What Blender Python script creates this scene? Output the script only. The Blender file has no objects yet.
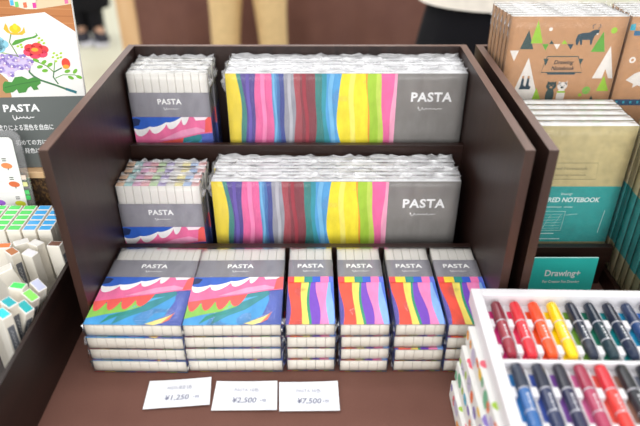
import bpy, bmesh, math, random
from mathutils import Vector, Matrix, Euler, noise

S = 0.01                      # every length below is in centimetres
R = math.radians
sc = bpy.context.scene
COL = sc.collection
random.seed(7)

# ------------------------------------------------------------------ colour and materials
def lin(h):
    h = h.lstrip('#')
    o = []
    for i in (0, 2, 4):
        c = int(h[i:i+2], 16) / 255.0
        o.append(c / 12.92 if c <= 0.04045 else ((c + 0.055) / 1.055) ** 2.4)
    return tuple(o)

def new_mat(name):
    m = bpy.data.materials.new(name)
    m.use_nodes = True
    nt = m.node_tree
    return m, nt, nt.nodes['Principled BSDF']

def coords(nt, scale, kind='Object'):
    tc = nt.nodes.new('ShaderNodeTexCoord')
    mp = nt.nodes.new('ShaderNodeMapping')
    mp.inputs['Scale'].default_value = scale
    nt.links.new(tc.outputs[kind], mp.inputs['Vector'])
    return mp.outputs['Vector']

def noise_tex(nt, vec, scale, detail=4, rough=0.55):
    n = nt.nodes.new('ShaderNodeTexNoise')
    n.inputs['Scale'].default_value = scale
    n.inputs['Detail'].default_value = detail
    n.inputs['Roughness'].default_value = rough
    nt.links.new(vec, n.inputs['Vector'])
    return n.outputs['Fac']

def ramp(nt, fac, stops):
    r = nt.nodes.new('ShaderNodeValToRGB')
    els = r.color_ramp.elements
    while len(els) < len(stops):
        els.new(0.5)
    for e, (p, c) in zip(els, stops):
        e.position = p
        e.color = (*c, 1)
    nt.links.new(fac, r.inputs['Fac'])
    return r.outputs['Color']

def bump(nt, fac, bsdf, strength, dist):
    b = nt.nodes.new('ShaderNodeBump')
    b.inputs['Strength'].default_value = strength
    b.inputs['Distance'].default_value = dist
    nt.links.new(fac, b.inputs['Height'])
    nt.links.new(b.outputs['Normal'], bsdf.inputs['Normal'])

def painted(name, rough=0.55, amt=0.10, scale=60, coat=0.0, sss=0.0, spec=0.5, stretch=(1, 1, 1)):
    """surface whose colours come from the mesh's own colour attribute, with a soft uneven wash"""
    m, nt, b = new_mat(name)
    a = nt.nodes.new('ShaderNodeAttribute')
    a.attribute_name = 'Col'
    f = noise_tex(nt, coords(nt, stretch), scale, 5)
    g = ramp(nt, f, [(0.25, (1 - amt,) * 3), (0.75, (1 + amt,) * 3)])
    mx = nt.nodes.new('ShaderNodeMix')
    mx.data_type = 'RGBA'
    mx.blend_type = 'MULTIPLY'
    mx.inputs['Factor'].default_value = 1
    nt.links.new(a.outputs['Color'], mx.inputs['A'])
    nt.links.new(g, mx.inputs['B'])
    nt.links.new(mx.outputs['Result'], b.inputs['Base Color'])
    b.inputs['Roughness'].default_value = rough
    b.inputs['Specular IOR Level'].default_value = spec
    b.inputs['Coat Weight'].default_value = coat
    b.inputs['Coat Roughness'].default_value = 0.1
    if sss:
        b.inputs['Subsurface Weight'].default_value = sss
        b.inputs['Subsurface Radius'].default_value = (0.004, 0.004, 0.004)
    return m

def wood(name, dark, mid, light, stretch, rough=0.35, bump_s=0.08):
    m, nt, b = new_mat(name)
    v = coords(nt, stretch)
    f = noise_tex(nt, v, 1.0, 7, 0.62)
    c = ramp(nt, f, [(0.28, dark), (0.52, mid), (0.78, light)])
    nt.links.new(c, b.inputs['Base Color'])
    b.inputs['Roughness'].default_value = rough
    bump(nt, f, b, bump_s, 0.002)
    return m

def cloth(name, c0, c1, scale=900, rough=0.9):
    m, nt, b = new_mat(name)
    v = coords(nt, (1, 1, 1))
    f = noise_tex(nt, v, scale, 3)
    g = noise_tex(nt, v, 9, 3)
    ad = nt.nodes.new('ShaderNodeMath')
    ad.operation = 'MULTIPLY_ADD'
    ad.inputs[1].default_value = 0.5
    nt.links.new(f, ad.inputs[0])
    h = nt.nodes.new('ShaderNodeMath')
    h.operation = 'MULTIPLY'
    h.inputs[1].default_value = 0.5
    nt.links.new(g, h.inputs[0])
    nt.links.new(h.outputs[0], ad.inputs[2])
    nt.links.new(ramp(nt, ad.outputs[0], [(0.3, c0), (0.7, c1)]), b.inputs['Base Color'])
    b.inputs['Roughness'].default_value = rough
    b.inputs['Specular IOR Level'].default_value = 0.25
    bump(nt, f, b, 0.25, 0.001)
    return m

def clear_film(name, haze=0.045, boost=0.72, base=0.0, crinkle=0.35, rough=0.12):
    m = bpy.data.materials.new(name)
    m.use_nodes = True
    nt = m.node_tree
    nt.nodes.clear()
    out = nt.nodes.new('ShaderNodeOutputMaterial')
    tr = nt.nodes.new('ShaderNodeBsdfTransparent')
    gl = nt.nodes.new('ShaderNodeBsdfGlossy')
    gl.inputs['Roughness'].default_value = rough
    df = nt.nodes.new('ShaderNodeBsdfDiffuse')
    df.inputs['Color'].default_value = (0.9, 0.9, 0.92, 1)
    fr = nt.nodes.new('ShaderNodeFresnel')
    fr.inputs['IOR'].default_value = 1.45
    v = coords(nt, (55, 22, 40))
    f = noise_tex(nt, v, 1.0, 5, 0.6)
    bp = nt.nodes.new('ShaderNodeBump')
    bp.inputs['Strength'].default_value = crinkle
    bp.inputs['Distance'].default_value = 0.004
    nt.links.new(f, bp.inputs['Height'])
    nt.links.new(bp.outputs['Normal'], gl.inputs['Normal'])
    nt.links.new(bp.outputs['Normal'], fr.inputs['Normal'])
    ma = nt.nodes.new('ShaderNodeMath')
    ma.operation = 'MULTIPLY_ADD'
    ma.use_clamp = True
    ma.inputs[1].default_value = boost
    ma.inputs[2].default_value = base
    nt.links.new(fr.outputs[0], ma.inputs[0])
    m1 = nt.nodes.new('ShaderNodeMixShader')
    m1.inputs[0].default_value = haze
    nt.links.new(tr.outputs[0], m1.inputs[1])
    nt.links.new(df.outputs[0], m1.inputs[2])
    m2 = nt.nodes.new('ShaderNodeMixShader')
    nt.links.new(ma.outputs[0], m2.inputs[0])
    nt.links.new(m1.outputs[0], m2.inputs[1])
    nt.links.new(gl.outputs[0], m2.inputs[2])
    nt.links.new(m2.outputs[0], out.inputs[0])
    return m

M = {}
M['print'] = painted('printed_card', 0.5, 0.17, 75, stretch=(1, .4, 1))
M['plain'] = painted('matte_card', 0.6, 0.04, 30)
M['plastic'] = painted('white_plastic', 0.4, 0.02, 20, sss=0.15)
M['pen'] = painted('pen_plastic', 0.28, 0.03, 20, coat=0.3)
M['kraft'] = painted('kraft_card', 0.75, 0.10, 120)
M['fabric'] = painted('garment_fabric', 0.9, 0.10, 40, spec=0.2)
M['skin'] = painted('skin', 0.5, 0.04, 40, sss=0.1)
M['laminate'] = wood('dark_wood_laminate', lin('#1a0d0a'), lin('#281611'), lin('#341f19'), (130, 130, 5), 0.42)
M['laminate_flat'] = wood('dark_wood_laminate_crosswise', lin('#1e100c'), lin('#2d1a14'), lin('#3a241d'), (5, 130, 130), 0.36)
M['edge_sheen'] = wood('pale_brown_edge_sheen', lin('#523a32'), lin('#684d43'), lin('#785d52'), (40, 8, 40), 0.4)  # overhead reflection on the top edges, put in as a paler brown
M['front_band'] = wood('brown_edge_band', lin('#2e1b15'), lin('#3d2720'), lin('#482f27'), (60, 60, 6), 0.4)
M['bin_wood'] = wood('bin_wood_laminate', lin('#170c09'), lin('#22120e'), lin('#2c1a15'), (60, 8, 60), 0.45)
M['pale_wood'] = wood('pale_wood', lin('#c79a6c'), lin('#d9b184'), lin('#e3c29a'), (20, 20, 2), 0.5)
M['bark'] = wood('mottled_dark_panel', lin('#1d1208'), lin('#3c2712'), lin('#8a6636'), (260, 260, 200), 0.8, 0.5)
M['table_cloth'] = cloth('brown_tablecloth', lin('#6a473e'), lin('#7d574c'))
M['far_cloth'] = cloth('far_brown_cloth', lin('#664640'), lin('#7a564c'), 300)
M['film'] = clear_film('clear_film_bag')
M['film_crumpled'] = clear_film('crumpled_film', 0.30, 1.3, 0.08, 0.6, 0.15)
M['film_thick'] = clear_film('clear_acrylic', 0.12, 1.1, 0.03, 0.02, 0.05)

# ------------------------------------------------------------------ mesh helpers
class Canvas:
    """a flat printing surface: origin, right, up and outward directions"""
    def __init__(s, o, ex, ey):
        s.o, s.ex, s.ey = Vector(o), Vector(ex).normalized(), Vector(ey).normalized()
        s.n = s.ex.cross(s.ey)
    def p(s, u, v, k=0):
        return s.o + s.ex * u + s.ey * v + s.n * (0.008 * k)

class MB:
    def __init__(s):
        s.v, s.f, s.c = [], [], []
    def face(s, pts, col):
        i = len(s.v)
        s.v += [tuple(p) for p in pts]
        s.f.append(tuple(range(i, i + len(pts))))
        s.c.append(col)
    def mesh(s, vs, fs, col):
        i = len(s.v)
        s.v += [tuple(p) for p in vs]
        for f in fs:
            s.f.append(tuple(i + k for k in f))
            s.c.append(col)
    def box(s, x0, x1, y0, y1, z0, z1, col, cols={}):
        v = [(x0,y0,z0),(x1,y0,z0),(x1,y1,z0),(x0,y1,z0),(x0,y0,z1),(x1,y0,z1),(x1,y1,z1),(x0,y1,z1)]
        F = {'bottom':(0,3,2,1),'top':(4,5,6,7),'front':(0,1,5,4),'back':(2,3,7,6),'left':(3,0,4,7),'right':(1,2,6,5)}
        i = len(s.v)
        s.v += v
        for k, f in F.items():
            s.f.append(tuple(i + a for a in f))
            s.c.append(cols.get(k, col))
    def poly(s, cv, pts, col, k=1):
        s.face([cv.p(u, v, k) for u, v in pts], col)
    def oval(s, cv, c, rx, ry, col, k=1, n=14, rot=0):
        ca, sa = math.cos(rot), math.sin(rot)
        pts = []
        for i in range(n):
            a = 2 * math.pi * i / n
            x, y = rx * math.cos(a), ry * math.sin(a)
            pts.append((c[0] + x * ca - y * sa, c[1] + x * sa + y * ca))
        s.poly(cv, pts, col, k)
    def stroke(s, cv, pts, w, col, k=1):
        L, Rr = [], []
        for i, p in enumerate(pts):
            a = Vector(pts[max(i - 1, 0)]); b = Vector(pts[min(i + 1, len(pts) - 1)])
            d = (b - a)
            d = d.normalized() if d.length > 1e-6 else Vector((1, 0))
            n = Vector((-d.y, d.x)) * w / 2
            L.append((p[0] + n.x, p[1] + n.y)); Rr.append((p[0] - n.x, p[1] - n.y))
        for i in range(len(pts) - 1):
            s.poly(cv, [Rr[i], Rr[i+1], L[i+1], L[i]], col, k)
    def text(s, cv, body, pos, height, col, k=2, bold=0.0, width=None, align='LEFT', rot=0.0, shear=0.0, space=1.0):
        vs, fs = text_mesh(body, bold, shear, space)
        if not vs: return
        x0 = min(p[0] for p in vs); x1 = max(p[0] for p in vs)
        y0 = min(p[1] for p in vs); y1 = max(p[1] for p in vs)
        sy = height / 0.70
        sx = width / (x1 - x0) if width else sy
        off = {'LEFT': 0, 'CENTER': -(x1 - x0) * sx / 2, 'RIGHT': -(x1 - x0) * sx}[align]
        ca, sa = math.cos(rot), math.sin(rot)
        P = []
        for x, y in vs:
            a, b = (x - x0) * sx + off, y * sy
            P.append(cv.p(pos[0] + a * ca - b * sa, pos[1] + a * sa + b * ca, k))
        s.mesh(P, fs, col)
    def tube(s, pts, rad, col, n=12, cap=True):
        """rings along a path; rad is one radius or a (rx, ry) per point"""
        rings = []
        for i, p in enumerate(pts):
            p = Vector(p)
            a = Vector(pts[max(i-1, 0)]); b = Vector(pts[min(i+1, len(pts)-1)])
            d = (b - a).normalized()
            ref = Vector((1, 0, 0)) if abs(d.x) < 0.9 else Vector((0, 1, 0))
            y = d.cross(ref).normalized(); x = y.cross(d).normalized()
            r = rad[i] if isinstance(rad, (list, tuple)) else rad
            rx, ry = r if isinstance(r, (list, tuple)) else (r, r)
            base = len(s.v)
            for j in range(n):
                t = 2 * math.pi * j / n
                s.v.append(tuple(p + x * rx * math.cos(t) + y * ry * math.sin(t)))
            rings.append(base)
        for a, b in zip(rings, rings[1:]):
            for j in range(n):
                s.f.append((a + j, a + (j+1) % n, b + (j+1) % n, b + j)); s.c.append(col)
        if cap:
            s.f.append(tuple(rings[0] + j for j in reversed(range(n)))); s.c.append(col)
            s.f.append(tuple(rings[-1] + j for j in range(n))); s.c.append(col)
    def grid(s, fn, nu, nv, col):
        i = len(s.v)
        for a in range(nu + 1):
            for b in range(nv + 1):
                s.v.append(tuple(fn(a / nu, b / nv)))
        for a in range(nu):
            for b in range(nv):
                s.f.append((i + a*(nv+1) + b, i + (a+1)*(nv+1) + b, i + (a+1)*(nv+1) + b+1, i + a*(nv+1) + b+1))
                s.c.append(col)
    def data(s, name, smooth=False, merge=False):
        me = bpy.data.meshes.new(name)
        me.from_pydata([(x*S, y*S, z*S) for x, y, z in s.v], [], s.f)
        at = me.color_attributes.new('Col', 'FLOAT_COLOR', 'CORNER')
        arr = []
        for p in me.polygons:
            c = s.c[p.index]
            for _ in p.loop_indices:
                arr += [c[0], c[1], c[2], 1.0]
        at.data.foreach_set('color', arr)
        if merge:
            bm = bmesh.new(); bm.from_mesh(me)
            bmesh.ops.remove_doubles(bm, verts=bm.verts, dist=1e-5)
            bm.to_mesh(me); bm.free()
        if smooth:
            for p in me.polygons: p.use_smooth = True
        return me

_tc = {}
def text_mesh(body, bold, shear, space):
    key = (body, bold, shear, space)
    if key in _tc: return _tc[key]
    cu = bpy.data.curves.new('lettering', 'FONT')
    cu.body = body; cu.size = 1.0; cu.offset = bold; cu.shear = shear
    cu.space_character = space; cu.resolution_u = 3
    ob = bpy.data.objects.new('lettering', cu)
    COL.objects.link(ob)
    dg = bpy.context.evaluated_depsgraph_get()
    me = ob.evaluated_get(dg).to_mesh()
    vs = [(v.co.x, v.co.y) for v in me.vertices]
    fs = [tuple(p.vertices) for p in me.polygons]
    ob.evaluated_get(dg).to_mesh_clear()
    bpy.data.objects.remove(ob); bpy.data.curves.remove(cu)
    _tc[key] = (vs, fs)
    return vs, fs

def obj(name, mb, mat, parent=None, smooth=False, merge=False, bevel=0, seg=2, subd=0):
    me = mb.data(name, smooth, merge) if isinstance(mb, MB) else mb
    if not me.materials: me.materials.append(mat)
    o = bpy.data.objects.new(name, me)
    COL.objects.link(o)
    if parent: o.parent = parent
    if bevel:
        b = o.modifiers.new('bevel', 'BEVEL')
        b.width = bevel * S; b.segments = seg; b.limit_method = 'ANGLE'
    if subd:
        d = o.modifiers.new('smooth', 'SUBSURF'); d.levels = subd; d.render_levels = subd
    return o

def thing(name, label=None, cat=None, loc=(0,0,0), rot=(0,0,0), group=None):
    o = bpy.data.objects.new(name, None)
    COL.objects.link(o)
    o.empty_display_size = 0.02
    place(o, loc, rot)
    tag(o, label, cat, group)
    return o

def place(o, loc, rot=(0,0,0)):
    o.location = [c * S for c in loc]
    o.rotation_euler = rot
    return o

def tag(o, label=None, cat=None, group=None):
    if label: o['label'] = label
    if cat: o['category'] = cat
    if group: o['group'] = group
    return o

def struct(o):
    o['kind'] = 'structure'
    return o

def copy_tree(o, parent=None):
    c = o.copy()
    COL.objects.link(c)
    if parent: c.parent = parent
    for ch in list(o.children): copy_tree(ch, c)
    return c

class Proto:
    """first use hands out the thing itself, later uses hand out copies"""
    def __init__(s, root): s.root, s.used = root, False
    def get(s):
        if not s.used:
            s.used = True
            return s.root
        return copy_tree(s.root)

W_ = lin
# ------------------------------------------------------------------ clear bags
def bag_data(w, l, t, seed, ears_near=0.0, ears_far=0.0, flap=0.0, n=(10, 12, 2)):
    rnd = random.Random(seed)
    e = 0.06
    mb = MB()
    def disp(p):
        q = Vector(p)
        d = noise.noise_vector(Vector((q.x * 0.55 + seed * 7.3, q.y * 0.4, q.z * 0.9)))
        c = Vector((max(0, d.x), max(0, d.y), max(0, d.z))) * 0.03
        s = Vector((1 if q.x > w/2 else -1, 1 if q.y > l/2 else -1, 1 if q.z > t/2 else -1))
        return q + Vector((c.x * s.x, c.y * s.y, c.z * s.z))
    X0, X1, Y0, Y1, Z0, Z1 = -e, w + e, -e, l + e, -e, t + e
    nx, ny, nz = n
    wht = (1, 1, 1)
    L = lambda a, b, k: a + (b - a) * k
    mb.grid(lambda a, b: disp((L(X0,X1,a), L(Y0,Y1,b), Z1)), nx, ny, wht)
    mb.grid(lambda a, b: disp((L(X1,X0,a), L(Y0,Y1,b), Z0)), nx, ny, wht)
    mb.grid(lambda a, b: disp((L(X0,X1,a), Y0, L(Z0,Z1,b))), nx, nz, wht)
    mb.grid(lambda a, b: disp((L(X1,X0,a), Y1, L(Z0,Z1,b))), nx, nz, wht)
    mb.grid(lambda a, b: disp((X0, L(Y1,Y0,a), L(Z0,Z1,b))), ny, nz, wht)
    mb.grid(lambda a, b: disp((X1, L(Y0,Y1,a), L(Z0,Z1,b))), ny, nz, wht)
    def fin(y0, y1, size, side):
        k = 9
        xs = X0 if side < 0 else X1
        pr = None
        for i in range(k + 1):
            y = L(y0, y1, i / k)
            r = size * (0.25 + 0.75 * rnd.random()) * math.sin(math.pi * min(1, max(0.08, i / k)))
            a = Vector((xs, y, t * 0.55)); m = Vector((xs + side * r * 0.5, y, t * (0.55 + rnd.uniform(-.25, .25))))
            b = Vector((xs + side * r, y + rnd.uniform(-.15, .15), t * (0.5 + rnd.uniform(-.35, .35))))
            if pr:
                mb.face([pr[0], a, m, pr[1]], wht); mb.face([pr[1], m, b, pr[2]], wht)
            pr = (a, m, b)
    if ears_near:
        for sd in (-1, 1): fin(-0.35, 2.2, ears_near, sd)
    if ears_far:
        for sd, ef in zip((-1, 1), ears_far if isinstance(ears_far, tuple) else (ears_far, ears_far)):
            if ef: fin(l - 3.5, l + 0.5, ef, sd)
    if flap:
        k = max(8, int(w * 1.3)); pr = None
        for i in range(k + 1):
            x = L(X0 + .2, X1 - .2, i / k)
            h = flap * rnd.uniform(.55, 1.0)
            a = Vector((x, Y1, t * 0.5)); m = Vector((x, Y1 + h * .5, t * (.5 + rnd.uniform(-.3, .3)))); b = Vector((x + rnd.uniform(-.2,.2), Y1 + h, t * (.4 + rnd.uniform(-.4, .4))))
            if pr:
                mb.face([pr[0], a, m, pr[1]], wht); mb.face([pr[1], m, b, pr[2]], wht)
            pr = (a, m, b)
    me = mb.data('clear_bag', smooth=True, merge=True)
    me.materials.append(M['film'])
    me.materials.append(M['film_crumpled'])
    lim = (-.13 * S, (w + .13) * S, (l + .13) * S)
    for q in me.polygons:
        if q.center.x < lim[0] or q.center.x > lim[1] or q.center.y > lim[2]: q.material_index = 1
    return me

# ------------------------------------------------------------------ marker packs
T, LEN, PIT = 1.70, 15.2, 1.12
WHITE, CREAM, GREY = W_('#f6f4f0'), W_('#ece6da'), W_('#9a98a1')

def marker_data(end_near, end_far, name='marker', w=PIT - .04, t=T - .14, l=LEN - .12):
    mb = MB()
    b = .08
    # a bar with chamfered long edges
    pr = [(b,0),(w-b,0),(w,b),(w,t-b),(w-b,t),(b,t),(0,t-b),(0,b)]
    n = len(pr)
    for y0, y1, col in ((0, 3.6, CREAM), (3.6, l, W_('#f1eee8'))):
        for i in range(n):
            a, c = pr[i], pr[(i+1) % n]
            mb.face([(a[0],y0,a[1]),(c[0],y0,c[1]),(c[0],y1,c[1]),(a[0],y1,a[1])], col)
    mb.face([(p[0],0,p[1]) for p in pr], end_near)
    mb.face([(p[0],l,p[1]) for p in reversed(pr)], end_far)
    me = mb.data(name)
    me.materials.append(M['plastic'])
    return me

MARK_WHITE = marker_data(CREAM, WHITE)
PASTEL = [marker_data(CREAM, W_(h)) for h in ('#f3b9c0','#f6d3b5','#f4e9b0','#cfe6bb','#bfe3e2','#bcd0ee','#d0c3ea','#f0bfdc','#f7c9c9','#e8e4de')]

def wavy(x0, x1, y0, y1, f, n=14):
    return [(f(y0 + (y1 - y0) * i / n), y0 + (y1 - y0) * i / n) for i in range(n + 1)]

def art_feathers(mb, cv, w, h):
    """overlapping scalloped feathers painted in blue, white, pink, coral, green and teal"""
    def q(pts): return [(a * w, b * h) for a, b in pts]
    def lobe(cx, cy, rx, ry, rot, col, k):
        mb.oval(cv, (cx * w, cy * h), rx * w, ry * h, W_(col), k, 12, rot)
    P = lambda pts, col, k: mb.poly(cv, q(pts), W_(col), k)
    P([(0,0),(1,0),(1,1),(0,1)], '#5670cf', 1)
    P([(0,0),(.60,0),(.80,.18),(.86,.50),(.84,.68),(.5,.55),(0,.2)], '#4aa0dd', 2)
    P([(.28,0),(.45,.18),(.62,.30),(.86,.62),(.84,.70),(.70,.66),(.48,.60),(.36,.40)], '#3c8f97', 3)
    P([(.16,.02),(.3,.16),(.46,.22),(.52,.30),(.40,.28),(.22,.18)], '#2f8f7e', 3)
    P([(.38,.26),(.50,.40),(.66,.52),(.74,.58),(.60,.54),(.46,.42)], '#5fb3e0', 4)
    P([(.62,.02),(.82,.16),(.90,.24),(.80,.05),(.72,0)], '#f3e58c', 4)
    P([(.78,.02),(.90,.26),(.86,.10)], '#ee7a66', 5)
    P([(0,.12),(0,.40),(.30,.46),(.56,.52),(.52,.36),(.36,.26),(.18,.20)], '#8fcb5a', 4)
    def scallops(cusps, depth, skew):
        """edge made of hanging arcs that meet in sharp points"""
        out = []
        for (xa, ya), (xb, yb) in zip(cusps, cusps[1:]):
            for i in range(8):
                k = i / 8
                s_ = math.sin(math.pi * k ** skew)
                out.append((xa + (xb - xa) * k - s_ * .012, ya + (yb - ya) * k - depth * s_ ** .8))
        out.append(cusps[-1])
        return out
    P(scallops([(0,.44),(.14,.46),(.29,.48),(.44,.50),(.62,.62)], .19, 1.0) + [(.62,.68),(0,.66)], '#f2605a', 5)
    P([(0,.46),(.22,.52),(.40,.57),(.60,.62),(.82,.69),(1,.72),(1,1),(0,1)], '#f173a4', 6)
    P([(.30,.58),(.52,.62),(.80,.71),(.96,.75),(.80,.82),(.60,.76)], '#f6a0c6', 7)
    P([(.90,.72),(1,.74),(1,1),(.93,1)], '#f4625f', 7.2)
    P(scallops([(-.0,.76),(.20,.79),(.42,.87),(.62,.96),(.72,1)], .12, .8) + [(0,1)], '#fbf6f8', 8)
    P(scallops([(0,.80),(.20,.83),(.42,.91),(.62,1)], .035, 1.0) + [(0,1)], '#2f61c4', 9)
    P([(0,.83),(.07,.86),(.10,.95),(.04,.98),(0,.97)], '#1c2f5e', 10)
    P([(.80,.94),(.92,.95),(.96,1),(.78,1)], '#fbe9f2', 9)

def art_stripes_small(mb, cv, w, h):
    def q(pts): return [(a * w, b * h) for a, b in pts]
    mb.poly(cv, q([(0,0),(1,0),(1,1),(0,1)]), W_('#6a62cf'), 1)
    E = [  # left boundary of each stripe as (base, swing, phase)
        (.05, .045, 0.3, '#f0523f'), (.31, .02, 1.2, '#f7e36a'), (.45, .03, 2.2, '#2f9a72'), (.50, .03, 2.0, '#7a46c4'),
        (.66, .05, .6, '#f487c0'), (.86, .035, 2.6, '#8ab6ee'), (.965, .03, .4, '#4a73da')]
    f = lambda b, s, p: (lambda y: max(0, min(1, b + s * math.sin(y * 5.2 + p))))
    for i, (b, s, p, c) in enumerate(E):
        L = wavy(0, 0, 0, 1, f(b, s, p))
        mb.poly(cv, q([(1, 0), (1, 1)] + [pt for pt in reversed(L)]), W_(c), 2 + i)
    x = 0
    for xe, c in ((.14,'#f0484c'),(.36,'#fbdc3c'),(.54,'#2a8f86'),(.72,'#2f5fd0'),(.90,'#f277b4'),(1,'#5a6fd8')):
        mb.poly(cv, q([(x, .87), (xe, .87), (xe, 1), (x, 1)]), W_(c), 10); x = xe

def art_stripes_large(mb, cv, w, h):
    """w is the painted width; stripes run bottom to top"""
    tot = w
    def q(pts): return [(a * tot, b * h) for a, b in pts]
    mb.poly(cv, q([(0,0),(1,0),(1,1),(0,1)]), W_('#f2dc3a'), 1)
    def edge(tp, md, bt, ph):
        x = lambda y: ((bt * (1-y) * (1-2*y) + 4 * md * y * (1-y) + tp * y * (2*y-1)) - 62) / 391.0
        return lambda y: x(y) + .004 * math.sin(y * 11 + ph)
    E = [(88,93,76,'#3f8f86'),(97,104,88,'#5a4a9c'),(130,124,119,'#ea6aa6'),(165,168,159,'#5a9ccc'),(176,178,172,'#3f78b8'),(183,184,182,'#3f4f9f'),(196,194,203,'#a2a2ae'),
         (218,219,211,'#b04a56'),(232,234,238,'#8e3644'),(264,268,258,'#2f8a86'),(280,284,292,'#3f98a8'),(292,294,318,'#5aa4da'),(328,318,350,'#f6e23e'),(382,390,402,'#f0a040'),(385,393,404,'#a9cf44'),(404,412,420,'#c4da60'),(414,424,430,'#ee6fa4'),(446,442,440,'#f4a8c4')]
    for i, (tp, md, bt, c) in enumerate(E):
        L = wavy(0, 0, 0, 1, edge(tp, md, bt, i), 18)
        mb.poly(cv, q([(1, 0), (1, 1)] + list(reversed(L))), W_(c), 2 + i * .6)
    for tp, md, bt, c, wd in ((171,173,166,'#7ab8e0',.012),(240,246,250,'#a84450',.02),(112,112,104,'#7060b0',.02),(146,146,138,'#f28ab8',.025),(305,304,330,'#7abce6',.025),(352,352,372,'#f8ea70',.03),(207,208,207,'#b8b8c0',.02)):
        L = [(x * tot, y * h) for x, y in wavy(0, 0, 0, 1, edge(tp, md, bt, 2), 18)]
        mb.stroke(cv, L, wd * tot, W_(c), 15)

def script_squiggle(mb, cv, x, y, w, h, col, k, seed=1):
    pts = []
    rnd = random.Random(seed)
    n = 130
    for i in range(n + 1):
        t = i / n
        amp = h * (0.5 if t > .55 else 1.0) * (0.6 + .4 * math.sin(t * 9 + seed))
        if t > .8: amp *= .25
        pts.append((x + w * t + .12 * h * math.cos(t * 40), y + amp * .5 * math.sin(t * 40)))
    mb.stroke(cv, pts, h * .14, col, k)

WHT_TXT = W_('#f4f4f4')
SL = 12.4        # sleeve length on the ten and five packs

def sleeve_data(w, kind):
    mb = MB()
    g = .05
    X0, X1, Z0, Z1 = -g, w + g, -g + .0, T + g
    y0, y1 = 0.0, SL
    for (a, b) in (((X0,Z1),(X1,Z1)), ((X1,Z1),(X1,Z0)), ((X1,Z0),(X0,Z0)), ((X0,Z0),(X0,Z1))):
        mb.face([(a[0],y0,a[1]),(b[0],y0,b[1]),(b[0],y1,b[1]),(a[0],y1,a[1])], GREY)
    cv = Canvas((X0, 0, Z1), (1,0,0), (0,1,0))
    ww = w + 2 * g
    art_h = 8.75
    (art_feathers if kind == 'wide' else art_stripes_small)(mb, cv, ww, art_h)
    # painted sides and the near edge of the underside
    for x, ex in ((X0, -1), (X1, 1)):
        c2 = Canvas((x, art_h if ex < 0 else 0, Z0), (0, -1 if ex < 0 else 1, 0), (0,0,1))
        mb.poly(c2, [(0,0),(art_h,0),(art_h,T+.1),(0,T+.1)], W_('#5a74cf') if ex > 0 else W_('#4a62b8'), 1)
    cb = Canvas((X0, -.012, Z0), (1,0,0), (0,0,1))
    cs = ['#f0484c','#fbdc3c','#2a8f86','#2f5fd0','#f277b4','#5a6fd8','#f2605a','#8fcb5a','#4aa0dd']
    for i in range(9):
        mb.poly(cb, [(ww*i/9, -.03), (ww*(i+1)/9, -.03), (ww*(i+1)/9, .06), (ww*i/9, .06)], W_(cs[i]), 0)
    mb.text(cv, 'PASTA', (ww/2, 10.7), .78, WHT_TXT, 3, .034, 3.4, 'CENTER', space=1.1)
    script_squiggle(mb, cv, ww/2 - 1.0, 10.0, 2.2, .4, WHT_TXT, 3)
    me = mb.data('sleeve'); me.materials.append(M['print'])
    return me

def big_box_data():
    w = 33.6
    mb = MB()
    mb.box(0, w, 0, LEN, 0, T, W_('#f4f4f6'), {'left': W_('#e9e4c0'), 'bottom': W_('#e0e0e4'), 'right': W_('#8d8a8c')})
    cv = Canvas((0, 0, T), (1,0,0), (0,1,0))
    mb.poly(cv, [(.71*w,0),(w,0),(w,LEN),(.71*w,LEN)], W_('#8b8783'), 1)
    art_stripes_large(mb, cv, .712 * w, LEN)
    mb.text(cv, 'PASTA', (26.0, 11.1), 1.32, WHT_TXT, 3, .034, 5.8, 'LEFT', space=1.1)
    script_squiggle(mb, cv, 27.0, 10.0, 3.6, .55, WHT_TXT, 3)
    # faint lettering along the white top edge
    ct = Canvas((0, LEN, T), (1,0,0), (0,0,-1))
    for x in (10.4, 22.0):
        mb.text(ct, 'PASTA', (x, .55), .5, W_('#b4b6bc'), 2, .01, 2.4, 'CENTER')
    me = mb.data('printed_sleeve'); me.materials.append(M['print'])
    return me

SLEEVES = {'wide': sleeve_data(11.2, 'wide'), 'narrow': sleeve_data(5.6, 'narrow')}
BIG = big_box_data()
BAGS = {
    'wide': [bag_data(11.2, LEN, T, s, ears_near=.8) for s in (1, 2, 3)],
    'narrow': [bag_data(5.6, LEN, T, s, ears_near=.42, n=(6, 12, 2)) for s in (4, 5, 6)],
    'wide_up': [bag_data(11.2, LEN, T, s, ears_far=(0, .6), flap=.5) for s in (7, 8)],
    'big_up': [bag_data(33.6, LEN, T, s, ears_far=(1.1, 0), flap=.7, n=(26, 12, 2)) for s in (9, 10)],
}
def make_pack(kind, upright=False, pastel=False):
    root = thing('marker_pack')
    n = 10 if kind == 'wide' else 5
    for i in range(n):
        m = obj('marker', PASTEL[(i * 3 + 1) % 10] if pastel else MARK_WHITE, None, root)
        place(m, (i * PIT + .02, .06, .07))
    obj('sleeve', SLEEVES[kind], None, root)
    bags = BAGS[kind + '_up'] if upright else BAGS[kind]
    obj('clear_bag', bags[0], None, root)
    return Proto(root), bags
def make_big():
    root = thing('marker_gift_box')
    obj('printed_sleeve', BIG, None, root)
    obj('clear_bag', BAGS['big_up'][0], None, root)
    return Proto(root), BAGS['big_up']
def set_bag(root, me):
    for c in root.children:
        if c.name.startswith('clear_bag'): c.data = me

# ------------------------------------------------------------------ the setting: floor
mb = MB()
mb.grid(lambda a, b: (-900 + 1800*a, -300 + 1500*b, -70), 2, 2, (1,1,1))
m, nt, b = new_mat('pale_vinyl_floor')
f = noise_tex(nt, coords(nt, (1,1,1)), 1.3, 3)
nt.links.new(ramp(nt, f, [(.3, lin('#d6d4bd')), (.7, lin('#e0dec9'))]), b.inputs['Base Color'])
b.inputs['Roughness'].default_value = .4
struct(obj('floor', mb, m))

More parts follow.
